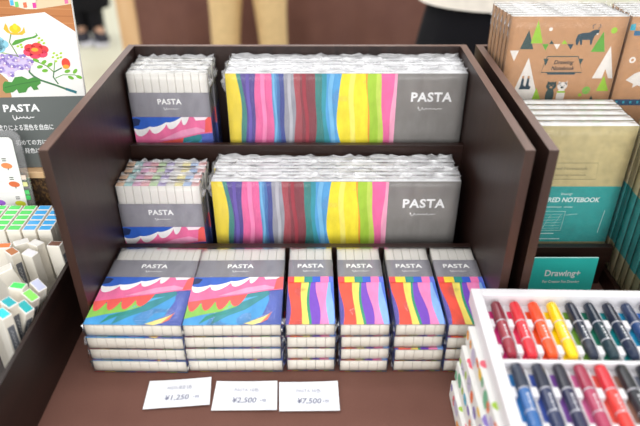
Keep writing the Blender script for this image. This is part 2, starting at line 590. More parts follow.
m, nt, b = new_mat('pale_wall_paint')
f = noise_tex(nt, coords(nt, (1,1,1)), 2.0, 3)
nt.links.new(ramp(nt, f, [(.3, lin('#d9d6cc')), (.7, lin('#e2dfd6'))]), b.inputs['Base Color'])
b.inputs['Roughness'].default_value = .8
mb = MB(); mb.box(-900, 900, 1100, 1110, -70, 230, (1,1,1))
struct(obj('wall_back', mb, m))

# ------------------------------------------------------------------ near table and its cloth
tb = thing('display_table', 'low table under the brown cloth that carries the marker racks', 'table', (5, 3, -70))
mb = MB(); mb.box(-88, 88, -38, 38, 66.5, 69.5, lin('#8a6a50')); obj('tabletop', mb, M['pale_wood'], tb, bevel=.2)
for x in (-84, 84):
    for y in (-34, 34):
        mb = MB(); mb.box(x-2, x+2, y-2, y+2, 0, 66.5, lin('#8a6a50')); obj('leg', mb, M['pale_wood'], tb, bevel=.2)
mb = MB()
def drape(a, b):
    # flat on the table, then falling to the floor on every side
    x = -150 + 300*a; y = -100 + 200*b
    dx = max(0, abs(x) - 88.5); dy = max(0, abs(y) - 38.5)
    d = max(dx, dy)
    px = math.copysign(min(abs(x), 88.5), x); py = math.copysign(min(abs(y), 38.5), y)
    fold = 1.1 * math.sin(x*.21 + y*.17) * min(1, d/12)
    if dx > 0: px += math.copysign(1.0 + fold + d*.03, x)
    if dy > 0: py += math.copysign(1.0 + fold + d*.03, y)
    wr = .05 * noise.noise(Vector((x*.06, y*.09, 3))) if d == 0 else 0
    z = 69.55 + wr - min(d, 66)
    return (px, py, max(z, 2))
mb.grid(drape, 120, 90, (1,1,1))
tc_ = obj('tablecloth', mb, M['table_cloth'], smooth=True)
place(tc_, (5, 3, -69.65))
tag(tc_, 'plain brown tablecloth spread under the racks and the three price cards', 'tablecloth')

# ------------------------------------------------------------------ centre rack
H, D = 28.3, 34.8
def make_rack(name, label, W, x0, lips, base=0.0):
    """W is the outer width; things inside stand between the side panels"""
    r = thing(name, label, 'display rack', (x0, 0, 0))
    t = 1.0
    for x in (0, W - t):
        mb = MB(); mb.box(x, x+t, 0, D, 0.02, H, (1,1,1)); obj('side_panel', mb, M['laminate'], r, bevel=.03)
        mb = MB(); mb.box(x, x+t, 0, D, H, H+.06, (1,1,1)); obj('top_edge_sheen', mb, M['edge_sheen'], r)  # thin layer carrying the painted reflection
        mb = MB(); mb.box(x, x+t, -.06, 0, 0.02, H+.06, (1,1,1)); obj('front_edge_band', mb, M['front_band'], r)
    mb = MB(); mb.box(t, W-t, D-.7, D, 0.02, H, (1,1,1)); obj('back_panel', mb, M['laminate'], r, bevel=.04)
    mb = MB(); mb.box(t, W-t, D-.7, D, H, H+.06, (1,1,1)); obj('top_edge_sheen', mb, M['edge_sheen'], r)
    for (y, z0, z1, xa, xb) in lips:
        mb = MB(); mb.box(xa, xb, y, y+.9, z0, z1, (1,1,1)); obj('shelf_lip', mb, M['laminate_flat'], r, bevel=.05)
    return r
rack = make_rack('display_rack', 'dark brown stepped wooden rack holding the marker packs on its three tiers', 50, -25,
                 [(12.85, .02, 7.25, 1.0, 49.0), (24.35, .02, 17.0, 1.0, 49.0)])
mb = MB(); mb.box(1, 49, 25.25, D-.7, 10.9, 11.5, (1,1,1)); obj('shelf', mb, M['laminate_flat'], rack)
mb = MB(); mb.box(1, 49, 13.75, 24.35, .02, .12, (1,1,1)); obj('shelf', mb, M['laminate_flat'], rack)

# ------------------------------------------------------------------ front stacks
wide_p, wide_bags = make_pack('wide')
nar_p, nar_bags = make_pack('narrow')
STK = [('wide', -23.86, -.9, 'stack by the left panel', 'wide feather-pattern'),
       ('wide', -12.4, 0.7, 'second stack from the left panel', 'wide feather-pattern'),
       ('narrow', -.55, 0.6, 'first narrow stack beside the wide packs', 'narrow striped'),
       ('narrow', 5.75, 0.4, 'second narrow stack from the wide packs', 'narrow striped'),
       ('narrow', 12.15, 0.3, 'third narrow stack from the wide packs', 'narrow striped'),
       ('narrow', 18.25, 0.0, 'narrow stack beside the right panel', 'narrow striped')]
LV = ['bottom', 'second from bottom', 'second from top', 'topmost']
rnd = random.Random(3)
for si, (kind, x, rz, where, look) in enumerate(STK):
    for lv in range(4):
        p, bags = (wide_p, wide_bags) if kind == 'wide' else (nar_p, nar_bags)
        o = p.get()
        set_bag(o, bags[(lv + si) % 3])
        top = lv == 3
        jx = 0 if si in (0, 5) else rnd.uniform(-.14, .14)
        jy = -2.66 - (.14 if si == 1 else 0) + (0 if top else rnd.uniform(-.32, .02))
        place(o, (x + (0 if top else jx), jy, .1 + lv * 1.845), (0, 0, R(rz + (0 if top or si in (0, 5) else rnd.uniform(-.5, .5)))))
        tag(o, f'{look} marker pack, {LV[lv]} of the {where}', 'marker pack',
            'ten-marker packs stacked at the front' if kind == 'wide' else 'five-marker packs stacked at the front')

# ------------------------------------------------------------------ upright packs on the two rear tiers
def upright(o, x, yfront, z):
    place(o, (x, yfront + T + .06, z + .14), (R(90), 0, 0))
up_p, up_bags = make_pack('wide', True)
pas_p, _ = make_pack('wide', True, True)
big_p, big_bags = make_big()
POS = ['frontmost', 'second from the front', 'third from the front', 'rearmost']
for tier, (p, yf, z, x, tn) in enumerate(((pas_p, 15.2, .13, -23.86, 'middle'), (up_p, 26.5, 11.53, -23.55, 'top'))):
    for k in range(4):
        o = p.get()
        set_bag(o, up_bags[k % 2])
        upright(o, x + (0, -.03, .15, .03)[k], yf + k * 1.86, z)
        look = 'with pastel marker ends' if tier == 0 else 'with plain white marker ends'
        tag(o, f'upright pack {look}, {POS[k]} of four, {tn} tier', 'marker pack', f'ten-marker packs on the {tn} tier')
for tn, yf, z, x in (('middle', 16.4, .13, -11.3), ('top', 26.5, 11.53, -9.8)):
    for k in range(4):
        o = big_p.get()
        set_bag(o, big_bags[k % 2])
        upright(o, x + (0, .2, -.15, .05)[k] * (.3 if tn == 'top' else 1), yf + k * 1.86, z)
        tag(o, f'long striped bagged marker set, {POS[k]} of four, {tn} tier', 'marker set', f'thirty-marker sets on the {tn} tier')

# ------------------------------------------------------------------ price cards
def price_card(corners, l1, price, label):
    mb = MB()
    A, B_, C_, D_ = [Vector((*c, 0)) for c in corners]   # back-left, back-right, front-right, front-left
    o0 = D_.copy()
    def fn(a, b):
        p = (D_ * (1-a) + C_ * a) * (1-b) + (A * (1-a) + B_ * a) * b - o0
        p.z = .05 + .32 * (b ** 2) * (a - .4) ** 2 + .10 * (1 - b) * a
        return p
    mb.grid(fn, 8, 6, W_('#f4f6fc'))
    ex = (C_ - D_); w = ex.length; ey = (A - D_); h = ey.length
    cv = Canvas((0, 0, .16), ex, Vector((-ex.y, ex.x, 0)))
    sk = (A - D_).dot(ex.normalized()) / h
    ink = W_('#8a8ea8')
    mb.text(cv, l1, (w*.5 + sk*h*.6, h*.62), .42, W_('#9ea2b4'), 1, 0, 2.8, 'CENTER')
    mb.text(cv, price, (w*.30 + sk*h*.25, h*.24), .74, W_('#6d7290'), 1, .0, 2.75, 'LEFT', shear=.15)
    mb.text(cv, '+税', (w*.72 + sk*h*.25, h*.27), .36, ink, 1, 0)
    o = obj('price_card', mb, M['plain'])
    place(o, (o0.x, o0.y, .08))
    tag(o, label, 'price card', 'price cards on the tablecloth')
price_card([(-16.85,-4.54),(-9.6,-3.95),(-9.2,-8.1),(-16.7,-8.7)], 'PASTA 限定 5色', '¥1,250', 'white price card reading 1,250 yen in front of the wide packs')
price_card([(-8.9,-4.54),(-1.7,-4.54),(-1.5,-8.85),(-8.95,-8.85)], 'PASTA 10色', '¥2,500', 'white price card reading 2,500 yen between the other two cards')
price_card([(-1.5,-4.7),(5.45,-4.55),(5.6,-8.95),(-1.25,-8.95)], 'PASTA 30色', '¥7,500', 'white price card reading 7,500 yen in front of the narrow packs')

# ------------------------------------------------------------------ left: bin of loose markers
bn = thing('marker_bin', 'low dark wooden bin full of loose square markers left of the rack', 'bin', (-52, -28, 0))
for nm, bx in (('side_wall', (0,1,0,46,.1,10)), ('side_wall', (23.8,24.3,0,46,.1,10)), ('front_wall', (1,23.3,0,1,.1,10)), ('back_wall', (1,23.3,45,46,.1,10)), ('bin_floor', (1,23.3,1,45,.1,.5))):
    mb = MB(); mb.box(*bx, (1,1,1)); obj(nm, mb, M['bin_wood'], bn, bevel=.06)

def loose_marker(h, strip=False):
    """square bar marker with a coloured end in a white rim and a dark name strip on one flank"""
    root = thing('marker')
    L_ = 12.0
    w, t = 1.70, 1.14
    mb = MB(); mb.box(-w/2, w/2, -t/2, t/2, 0, L_, W_('#f0eadd'), {'top': WHITE, 'front': W_('#f3eee2')})
    obj('body', mb, M['plastic'], root, bevel=.07)
    cv = Canvas((-w/2, -t/2, L_), (1,0,0), (0,1,0))
    mb = MB(); mb.poly(cv, [(.13,.12),(w-.13,.12),(w-.13,t-.12),(.13,t-.12)], W_(h), 2)
    obj('coloured_end', mb, M['pen'], root)
    cs = Canvas((w/2, -t/2, 0), (0,1,0), (0,0,1)) if strip else Canvas((-w/2, t/2, 0), (0,-1,0), (0,0,1))
    mb = MB(); mb.poly(cs, [(.2,6.2),(t-.2,6.2),(t-.2,10.6),(.2,10.6)], W_('#6d7078'), 1)
    mb.stroke(cs, [(t/2 + .13*math.sin(i*1.9), 6.8 + i*.16) for i in range(21)], .06, W_('#d8d8d8'), 2)
    obj('name_strip', mb, M['plain'], root)
    return Proto(root)
G1, B1 = loose_marker('#48e060'), loose_marker('#42b2f6')
colname = ['first', 'second', 'third', 'fourth', 'fifth']
rowname = ['front', 'second', 'middle', 'fourth', 'rear']
# a riser under the ranks of standing markers is part of the bin
mb = MB(); mb.box(1.0, 23.3, 36.2, 45, .5, 1.0, (1,1,1)); obj('inner_step', mb, M['bin_wood'], bn)
for c, x in enumerate((-39.0, -37.05, -35.1, -33.15, -31.2)):
    for r in range(5):
        green = c < 3
        o = (G1 if green else B1).get()
        place(o, (x, 8.9 + r * 1.2, 1.05), (0, 0, 0))
        tag(o, f'{"green" if green else "blue"}-ended square marker, {rowname[r]} row of the bin\'s {colname[c]} column', 'marker', 'markers ranked in the bin')
LOOSE = [('#7a4f3e',-29.1,6.1,2,-3,-8,'brown-ended square marker standing beside the bin wall'),
 ('#e9e7e2',-33.4,6.5,-4,2,35,'white-ended square marker leaning against the green rank'),
 ('#f2f0ec',-31.5,6.3,5,-3,-30,'white-ended square marker leaning against the blue rank'),
 ('#f0803a',-35.2,5.7,0,3,10,'orange-ended square marker in front of the green rank'),
 ('#c07a4c',-33.7,4.5,-2,2,-38,'tan-ended square marker with dark strip in front of white one'),
 ('#eceaf0',-31.4,4.2,-10,3,-25,'pale square marker leaning left behind the lavender one'),
 ('#c6cbe6',-28.6,-.95,8,25,-35,'lavender-ended square marker close to the bin wall'),
 ('#46ee6c',-30.3,-2.0,2,3,-8,'bright green-ended square marker left of the lavender one'),
 ('#8ce864',-28.75,-2.75,8,25,-30,'lime-ended square marker between lavender and teal ones'),
 ('#10b0b4',-28.6,-4.65,10,25,-32,'deep teal-ended square marker against the bin wall'),
 ('#12aeb8',-30.1,-4.8,-3,6,-35,'teal-ended square marker left of the wall-side teal one'),
 ('#22d2e0',-30.0,-6.6,-4,6,-35,'turquoise-ended square marker nearest the front of the bin'),
 ('#5fdfe0',-32.4,-4.3,-6,4,-20,'pale aqua-ended square marker at the picture edge'),
 ('#e8e4dc',-32.5,-7.6,-12,18,20,'cream square marker tilted beside the turquoise one'),
 ('#d8d3c8',-33.2,1.2,-14,-12,30,'cream square marker lying back behind the green-ended one')]
for h, x, y, ax, tilt, yaw, lab in LOOSE:
    # tops at (x, y, 12.6); bodies run down to the bin floor
    o = loose_marker(h, any(q in lab for q in ('tan', 'teal-', 'turquoise', 'lime-', 'bright green'))).get()
    rot = Euler((R(-ax * .35), R(tilt), R(yaw)), 'XYZ')
    up = rot.to_matrix() @ Vector((0, 0, 12.0))
    place(o, (x - up.x, y - up.y, .56 + .9 * abs(math.sin(R(tilt))) + .6 * abs(math.sin(R(ax * .35)))), rot)
    tag(o, lab, 'marker', 'loose markers in the bin')

# colour chart in a clear stand
ch = thing('colour_chart', 'white colour chart card with painted ovals in a clear stand', 'chart', (-36.1, 16.6, 10.2), (R(-5.5), 0, R(2)))
mb = MB()
def rrect(x0, x1, y0, y1, r, n=5):
    pts = []
    for cx, cy, a0 in ((x1-r,y0+r,-90),(x1-r,y1-r,0),(x0+r,y1-r,90),(x0+r,y0+r,180)):
        for i in range(n+1):
            a = R(a0 + 90*i/n); pts.append((cx + r*math.cos(a), cy + r*math.sin(a)))
    return pts
cv = Canvas((0,0,0), (1,0,0), (0,0,1))
pr = rrect(-15, .2, -.1, 12.2, 1.2)
for y, rev in ((0, 0), (.3, 1)):
    P = [(a, y, b) for a, b in pr]
    mb.face(P if not rev else P[::-1], (1,1,1))
for i in range(len(pr)):
    a, b = pr[i], pr[(i+1) % len(pr)]
    mb.face([(a[0],0,a[1]),(a[0],.3,a[1]),(b[0],.3,b[1]),(b[0],0,b[1])], (1,1,1))
obj('clear_stand', mb, M['film_thick'], ch)
mb = MB()
cv = Canvas((0,-.06,0), (1,0,0), (0,0,1))
mb.poly(cv, [(-14.4,.4),(-.8,.4),(-.8,10.9),(-1.2,11.3),(-14.4,11.5)], W_('#f1f2ee'), 1)
for i in range(6):
    mb.stroke(cv, [(-14.2, 1.6+i*1.7), (-.9, 1.6+i*1.7)], .03, W_('#dcdcd8'), 2)
for x, y, c, lw in ((-2.3, 7.3, '#f58f55', .9), (-1.9, 4.6, '#e0703f', .9), (-4.4, 1.9, '#9a5fd0', .9), (-1.7, 1.7, '#d3d92e', .9), (-4.9, 6.4, '#f0b050', .9), (-4.8, 3.9, '#e08a9a', .9), (-7.5, 6.4,'#e0c040',.9), (-7.6,3.9,'#c05050',.9)):
    mb.oval(cv, (x, y), .74, .42, W_(c), 3, 12, -.15)
    for d in (.72, 1.0): mb.stroke(cv, [(x-.45, y+d), (x+.1, y+d)], .13, W_('#555550'), 3)
    mb.stroke(cv, [(x+.1, y-.3), (x+.1, y-.62)], .12, W_('#333333'), 3)
for y, c in ((5.6,'#f0d8c8'),(4.6,'#e8e6a0'),(3.4,'#58d070'),(2.6,'#40c860')):
    mb.poly(cv, [(-.75,y-.35),(-.15,y-.35),(-.15,y+.3),(-.75,y+.3)], W_(c), 2)
obj('chart_card', mb, M['plain'], ch)

# riser behind the bin that carries the poster
rs = thing('poster_riser', 'wooden riser with mottled dark front under the poster', 'riser', (-52, 18.2, 0))
mb = MB(); mb.box(0, 26.6, .5, 9, .1, 14.9, (1,1,1)); obj('front_panel', mb, M['bark'], rs)
mb = MB(); mb.box(-.2, 26.8, .1, 9.2, 14.9, 15.9, (1,1,1)); obj('top_board', mb, M['pale_wood'], rs, bevel=.1)

# poster
mb = MB()
PW, PH = 22.0, 31.5
mb.box(-PW, 0, 0, .45, 0, PH, W_('#e9e9e6'))
cv = Canvas((0, -.01, 0), (1,0,0), (0,0,1))
Y_ = 9.7
mb.poly(cv, [(-PW,0),(-.05,0),(-.05,Y_),(-PW,Y_)], W_('#5e6361'), 1)
mb.poly(cv, [(-PW,Y_),(-.05,Y_),(-.05,PH-.05),(-PW,PH-.05)], W_('#b5733d'), 1)
for i in range(16):   # plank grain of the photographed tabletop
    y = 17.4 + i*.85
    mb.stroke(cv, [(-PW + .2, y - .8), (-10, y + .2), (-.1, y - .2)], .12, W_('#a5642f' if i % 2 else '#c58550'), 2)
mb.poly(cv, [(-PW+.2,18.6),(-9.1,19.79),(-3.49,20.31),(-.06,17.9),(-.06,Y_),(-PW+.2,Y_)], W_('#e8e7e3'), 3)
mb.poly(cv, [(-PW+.2,12.9),(-10.46,12.86),(-9.62,11.94),(-9.56,9.7),(-PW+.2,9.7)], W_('#b98a5e'), 4)
mb.poly(cv, [(-4.35,21.9),(-.06,22.3),(-.06,21.24),(-4.38,20.69)], W_('#d8c3a0'), 4)
mb.poly(cv, [(-7.6,22.2),(-4.16,22.4),(-4.38,20.69),(-5.75,20.71),(-7.56,21.18)], W_('#e4dac8'), 4)
for (x, y), c in zip([(-7.3,21.5),(-6.74,21.3),(-5.74,21.2),(-4.6,21.15),(-.6,21.62)], ('#4ab0d8','#6cc86a','#f0704a','#e83a9a','#e86a9a')):
    mb.poly(cv, [(x-.22,y-.35),(x+.22,y-.30),(x+.22,y+.32),(x-.22,y+.30)], W_(c), 5)
mb.poly(cv, [(-8.5,22.6),(-.06,23.2),(-.06,22.6),(-8.5,21.9)], W_('#5a4a44'), 4)
DG, MG, LG = W_('#2f6a3a'), W_('#4f9a2f'), W_('#a6cc2a')
def P_(pts, c, k): mb.poly(cv, pts, W_(c) if isinstance(c, str) else c, k)
mb.stroke(cv, [(-8.14,17.71),(-8.51,16.73),(-8.12,15.85),(-7.78,14.96),(-6.36,14.43),(-5.74,14.36),(-4.41,13.7),(-3.58,12.87)], .14, W_('#6f8f4a'), 5)
mb.stroke(cv, [(-9.94,15.51),(-7.78,14.96)], .12, W_('#8fae6a'), 5)
mb.stroke(cv, [(-6.56,13.67),(-6.7,12.93),(-6.25,12.38),(-5.44,11.85),(-3.6,11.16),(-2.39,10.65),(-1.08,10.16)], .24, W_('#3a6f46'), 6)
mb.stroke(cv, [(-2.39,10.65),(-1.08,10.16)], .34, W_('#1f6f7a'), 7)
mb.stroke(cv, [(-3.27,11.31),(-3.76,12.24),(-3.58,12.87),(-2.48,13.39)], .15, DG, 6)
mb.stroke(cv, [(-3.58,12.87),(-3.2,14.37)], .10, MG, 6)
mb.stroke(cv, [(-3.52,12.07),(-2.49,12.49),(-1.01,12.46),(-.1,12.1)], .10, MG, 6)
P_([(-10.6,14.9),(-9,15.3),(-7.2,15.2),(-6.1,14.5),(-6.5,13.4),(-8.2,13.2),(-9.2,12.5),(-10.5,13)], '#cdbfe2', 5)
P_([(-8.94,18.36),(-8.59,19.07),(-8.42,18.78),(-8.32,18.21),(-8.15,17.92),(-7.15,17.83),(-6.66,18.11),(-6.35,18.6),(-6.3,17.89),(-6.75,17.6),(-7.92,17.62),(-8.59,17.92)], '#f3b42a', 6)
mb.oval(cv, (-7.5,18.35), .72, .52, W_('#f7c400'), 7); mb.oval(cv, (-7.45,18.6), .3, .42, W_('#f9d61e'), 8)
P_([(-8.28,16.47),(-7.75,16.97),(-6.68,17.17),(-5.48,17.37),(-5.0,17.58),(-5.08,17.94),(-4.79,17.5),(-5.21,17.22),(-6.43,16.95),(-7.39,16.53),(-8.16,16.32)], MG, 7)
for dx, dy in ((0,.4),(.5,0),(0,-.5),(-.5,.2),(-.3,-.4)):
    mb.oval(cv, (-9.9+dx, 16.5+dy), .75, .55, W_('#8cc9dc'), 6)
for i in range(6):
    a = i * math.pi / 3 + .3
    mb.oval(cv, (-5.39 + .95*math.cos(a), 15.6 + .52*math.sin(a)), .72, .52, W_('#e83a3a' if i < 3 else '#ee3f62'), 7)
mb.oval(cv, (-5.39,15.61), .8, .5, W_('#e8433a'), 8); mb.oval(cv, (-5.5,15.74), .45, .24, W_('#f6a52a'), 9)
mb.oval(cv, (-1.87,13.95), .55, .68, W_('#e2402c'), 8); mb.oval(cv, (-1.92,13.52), .42, .28, W_('#f2a02a'), 9)
for (x, y), a in zip([(-5.25,13.57),(-4.64,14.15),(-3.93,13.81),(-4.69,13.07),(-1.84,12.94),(-.85,12.92),(-1.52,12.11),(-.45,12.17),(-5.6,14.42)], (.2,.6,.5,.1,.3,.8,-.4,-.4,-.4)):
    mb.oval(cv, (x, y), .40, .22, W_('#6cae2c'), 7, 10, a)
for x, y in [(-3.18,15.26),(-2.84,15.0),(-2.3,15.24),(-3.39,14.76),(-2.78,14.62),(-2.38,14.74),(-3.09,14.24),(-4.74,17.16),(-4.41,16.9),(-4.83,16.66),(-4.23,16.53),(-7.55,16.21),(-7.14,16.39),(-7.07,16.08)]:
    mb.oval(cv, (x, y), .2, .13, LG, 7, 8, .4)
vio = ['#8a74c0','#ab9bd6','#9a84ca','#c2aedb','#d4b8d8']
for i, (x, y) in enumerate([(-8.93,14.86),(-8.13,14.47),(-7.18,14.83),(-6.41,14.18),(-8.77,13.72),(-7.79,13.57),(-6.9,13.55),(-9.58,14.11),(-9.1,12.7),(-9.69,14.87),(-10.2,13.3),(-10.4,14.4)]):
    for q in range(4):
        a = q * math.pi/2 + .5 + i
        mb.oval(cv, (x + .28*math.cos(a), y + .22*math.sin(a)), .27, .22, W_(vio[(i+q) % 5]), 7 + (i % 2), 8)
    mb.oval(cv, (x, y), .14, .11, W_('#efe6f4'), 9, 8)
P_([(-10.36,11.43),(-10.03,11.82),(-9.16,11.67),(-8.66,12.3),(-7.75,12.41),(-7.05,12.01),(-6.37,12.26),(-5.52,11.98),(-5.48,11.46),(-6.07,11.08),(-5.88,10.68),(-6.54,10.57),(-6.83,11.1),(-7.27,10.85),(-7.62,10.33),(-8.54,10.22),(-8.7,10.74),(-9.28,10.36),(-10.21,10.25),(-10.51,10.65)], '#3f8a34', 8)
mb.stroke(cv, [(-10.2,11.0),(-8,11.45),(-5.6,11.8)], .1, W_('#2f6f2c'), 9)
mb.text(cv, 'PASTA', (-10.95, 7.8), .92, WHT_TXT, 3, .034, 4.7, 'LEFT', space=1.1)
script_squiggle(mb, cv, -10.0, 7.0, 2.9, .7, WHT_TXT, 3)
mb.text(cv, '重ね塗りによる混色を自由に', (-4.85, 5.3), .60, WHT_TXT, 3, .012, 8.6, 'RIGHT')
mb.text(cv, '初めての方にもおすすめ', (-2.6, 3.25), .56, WHT_TXT, 3, .012, 7.6, 'RIGHT')
mb.text(cv, '発色は重ねるほど', (-3.6, 2.1), .56, WHT_TXT, 3, .012, 5.6, 'RIGHT')
po = obj('poster', mb, M['plain'])
place(po, (-27.66, 20, 15.98), (R(-10.8), 0, R(3.4)))
tag(po, 'upright poster with painted flowers above a dark grey lettered band', 'poster')

# ------------------------------------------------------------------ right rack
rack2 = make_rack('display_rack', 'second dark brown wooden rack holding kraft and teal notebooks', 38.5, 26.4,
                  [(12.85, 4.6, 7.2, 1.0, 17.0), (24.35, .02, 17.0, 1.0, 37.5)])
mb = MB(); mb.box(1, 17, 14.0, 24.35, .02, 2.4, (1,1,1)); obj('shelf', mb, M['laminate_flat'], rack2)
mb = MB(); mb.box(1, 17, 13.75, 14.2, 2.4, 6.8, (1,1,1)); obj('riser', mb, M['laminate_flat'], rack2)
mb = MB(); mb.box(17.3, 37.5, 3, 24.35, .02, 2.4, (1,1,1)); obj('shelf', mb, M['laminate_flat'], rack2)
mb = MB(); mb.box(1, 37.5, 25.25, D-.7, 11.6, 12.9, (1,1,1)); obj('shelf', mb, M['laminate_flat'], rack2)

KR, TEAL, BEI = W_('#c9986a'), W_('#1ea6a2'), W_('#cabb88')
def craft_data(second=False):
    w, h, t = 15.5, 21.5, .95
    mb = MB()
    mb.box(0, w, 0, t, 0, h, KR, {'top': W_('#f4f2ee'), 'left': W_('#c79a70'), 'bottom': W_('#f4f2ee')})
    cv = Canvas((0,0,0), (1,0,0), (0,0,1))
    dgn, lime, wht, grn, teal = W_('#284a48'), W_('#a2cf2c'), W_('#efe9e2'), W_('#5fae2a'), W_('#0f3f50')
    if not second:
        Pp = lambda pts, c, k=1: mb.poly(cv, pts, c, k)
        Pp([(1.69,17.12),(3.51,17.12),(2.51,19.73)], dgn); Pp([(3.01,17.93),(4.65,17.93),(3.53,21.02)], lime, 2)
        Pp([(.39,16.94),(1.17,15.44),(1.61,16.94)], wht); Pp([(4.6,17.82),(5.19,16.94),(5.47,17.82)], grn)
        Pp([(5.54,17.82),(6.17,17.82),(5.78,18.35)], dgn); Pp([(6.17,17.82),(6.74,17.08),(7.04,17.82)], wht)
        Pp([(7.21,17.82),(8.01,17.82),(7.5,18.42)], lime); Pp([(8.01,17.82),(8.6,17.05),(8.85,17.82)], teal)
        Pp([(1.75,8.6),(5.5,8.6),(5.15,10.66),(3.13,15.94),(1.7,10.66)], wht)
        Pp([(4.41,8.9),(6.3,8.9),(4.97,11.62)], lime, 2); Pp([(11.4,16.76),(13.29,16.76),(12.53,19.56)], grn)
        Pp([(12.43,13.01),(13.79,13.01),(14.0,14.34),(14.69,13.01),(15.3,13.01),(13.97,17.58)], wht)
        Pp([(13.45,11.16),(15.16,11.16),(14.06,13.38)], lime, 2); Pp([(12.45,8.9),(13.8,8.9),(12.96,10.47)], dgn)
        # boots on the tent
        for x in (2.75, 3.5):
            Pp([(x-.25,11.4),(x+.55,11.4),(x+.6,11.8),(x+.3,12.0),(x+.25,13.0),(x-.05,13.0),(x-.1,12.0)], teal, 3)
            Pp([(x-.05,13.0),(x+.25,13.0),(x+.25,13.35),(x-.05,13.35)], KR, 3)
        # banner
        loop = [(5.63,16.12),(9.86,16.12),(10.83,13.86),(5.19,13.86),(5.63,16.12)]
        mb.stroke(cv, loop, .13, dgn, 3)
        Pp([(5.17,15.8),(5.65,14.78),(5.87,15.8)], dgn, 2); Pp([(10.04,15.8),(10.4,14.96),(10.64,15.8)], dgn, 2)
        Pp([(6.13,13.55),(9.89,13.55),(10.01,13.86),(5.97,13.86)], teal, 2)
        mb.text(cv, 'Drawing', (8.05, 15.05), .55, W_('#30201a'), 3, .025, 2.7, 'CENTER', shear=.2)
        mb.text(cv, 'Notebook', (8.1, 14.2), .55, W_('#30201a'), 3, .025, 3.2, 'CENTER', shear=.2)
        # ox
        Pp([(9.0,18.3),(9.2,17.7),(9.4,17.7),(9.53,18.35),(9.76,17.7),(9.97,17.7),(9.9,18.4),(10.92,18.4),(11.07,17.75),(11.28,17.75),(11.3,18.4),(11.45,19.0),(11.9,19.3),(11.9,19.8),(11.3,19.75),(10.9,19.6),(10.66,19.4),(9.66,19.3),(9.15,19.1)], teal, 2)
        mb.stroke(cv, [(11.0,19.9),(10.9,20.3),(11.2,20.5)], .1, teal, 2); mb.stroke(cv, [(11.7,19.9),(12.0,20.2),(11.8,20.5)], .1, teal, 2)
        mb.oval(cv, (11.75,19.2), .14, .12, wht, 3, 8)
        for c, r, col in (((5.38,19.83),.26,wht),((12.05,11.24),.58,W_('#7fc04a')),((11.3,10.55),.26,lime),((13.88,19.66),.42,lime)):
            mb.oval(cv, c, r, r, col, 1)
        for i in range(5): mb.oval(cv, (11.8+.2*i, 11.1+.15*(i%3)), .08, .08, KR, 2, 6)
        # pair of small animals
        for x, c1, c2 in ((7.0, dgn, KR), (8.55, wht, W_('#2f3f3c'))):
            mb.oval(cv, (x, 11.9), .72, .6, c1, 3); mb.oval(cv, (x, 10.4), .6, 1.3, c1, 2)
            for s_ in (-1, 1):
                mb.poly(cv, [(x+s_*.62,12.6),(x+s_*.2,12.4),(x+s_*.6,12.0)][::-s_], c1, 3)
                mb.oval(cv, (x+s_*.24, 12.0), .07, .07, c2, 4, 6)
                mb.oval(cv, (x+s_*.3, 9.2), .24, .5, c1, 2, 8)
            mb.oval(cv, (x, 11.7), .22, .16, c2, 4, 8)
        mb.poly(cv, [(7.95,10.9),(9.15,10.9),(9.1,11.15),(8.0,11.15)], lime, 4)
        mb.oval(cv, (12.2,15.6), .0, .0, wht, 1, 3)
    else:
        o = 15.8
        Pp = lambda pts, c, k=1: mb.poly(cv, [(a-o, b) for a, b in pts], c, k)
        blue = W_('#1f6f9a')
        Pp([(15.85,19.66),(16.6,19.66),(16.45,20.58),(15.85,20.45)], W_('#20b0c8')); Pp([(16.55,18.97),(18.73,18.97),(18.53,19.66),(16.5,19.6)], blue)
        Pp([(17.1,12.75),(18.3,12.2),(18.3,11.62),(18.92,11.99),(20.1,11.62),(21.2,12.9),(19.4,14.2),(18.1,13.7)], wht)
        mb.oval(cv, (17.3-o, 15.62), .45, .45, wht, 1); mb.oval(cv, (17.3-o, 15.62), .2, .2, KR, 2)
        Pp([(16.3,9.0),(22.6,9.0),(22.6,9.9),(16.3,9.9)], W_('#154f78'))
        for i in range(6): Pp([(16.5+i,9.3),(16.8+i,9.3),(16.8+i,9.65),(16.5+i,9.65)], W_('#20b0c8'), 2)
        Pp([(19.5,15),(22,15),(20.8,18)], lime)
    # page block shows on top and side as a white line between covers
    mb.box(.1, w-.02, .12, t-.12, h-.3, h+.02, W_('#f6f5f2'))
    me = mb.data('cover'); me.materials.append(M['kraft'])
    return me
def note_bag(w, h, t, seed, flap=0.4, ears=.28):
    """bag for an upright notebook, in the notebook's own axes (x, depth, height)"""
    me = bag_data(w, h, t, seed, ears_far=ears, flap=flap, n=(10, 12, 2))
    me.transform(Matrix(((1,0,0,0),(0,0,-1,t*S),(0,1,0,0),(0,0,0,1))))
    return me
def make_note(name, cover, bag):
    r = thing(name)
    obj('cover', cover, None, r)
    obj('clear_bag', bag, None, r)
    return Proto(r)
cb_ = note_bag(15.5, 21.5, .95, 21)
cr1, cr2 = make_note('notebook', craft_data(), cb_), make_note('notebook', craft_data(True), cb_)
ORD = ['frontmost', 'second', 'third', 'fourth', 'fifth', 'rearmost']
for k in range(6):
    o = cr1.get(); place(o, (28.8 + (0, -.2, -.4, -.62, -.75, -.9)[k], 27.0 + k*1.15, 13.0))
    tag(o, f'kraft drawing notebook with forest animals, {ORD[k]} of its row on the top tier', 'notebook', 'kraft notebooks with forest animals')
for k in range(6):
    o = cr2.get(); place(o, (44.7 + (0, .1, -.1, .1, 0, .05)[k], 27.0 + k*1.15, 13.0))
    tag(o, f'kraft notebook with white whale and blue band, {ORD[k]} of its row on the top tier', 'notebook', 'kraft notebooks with white whale')

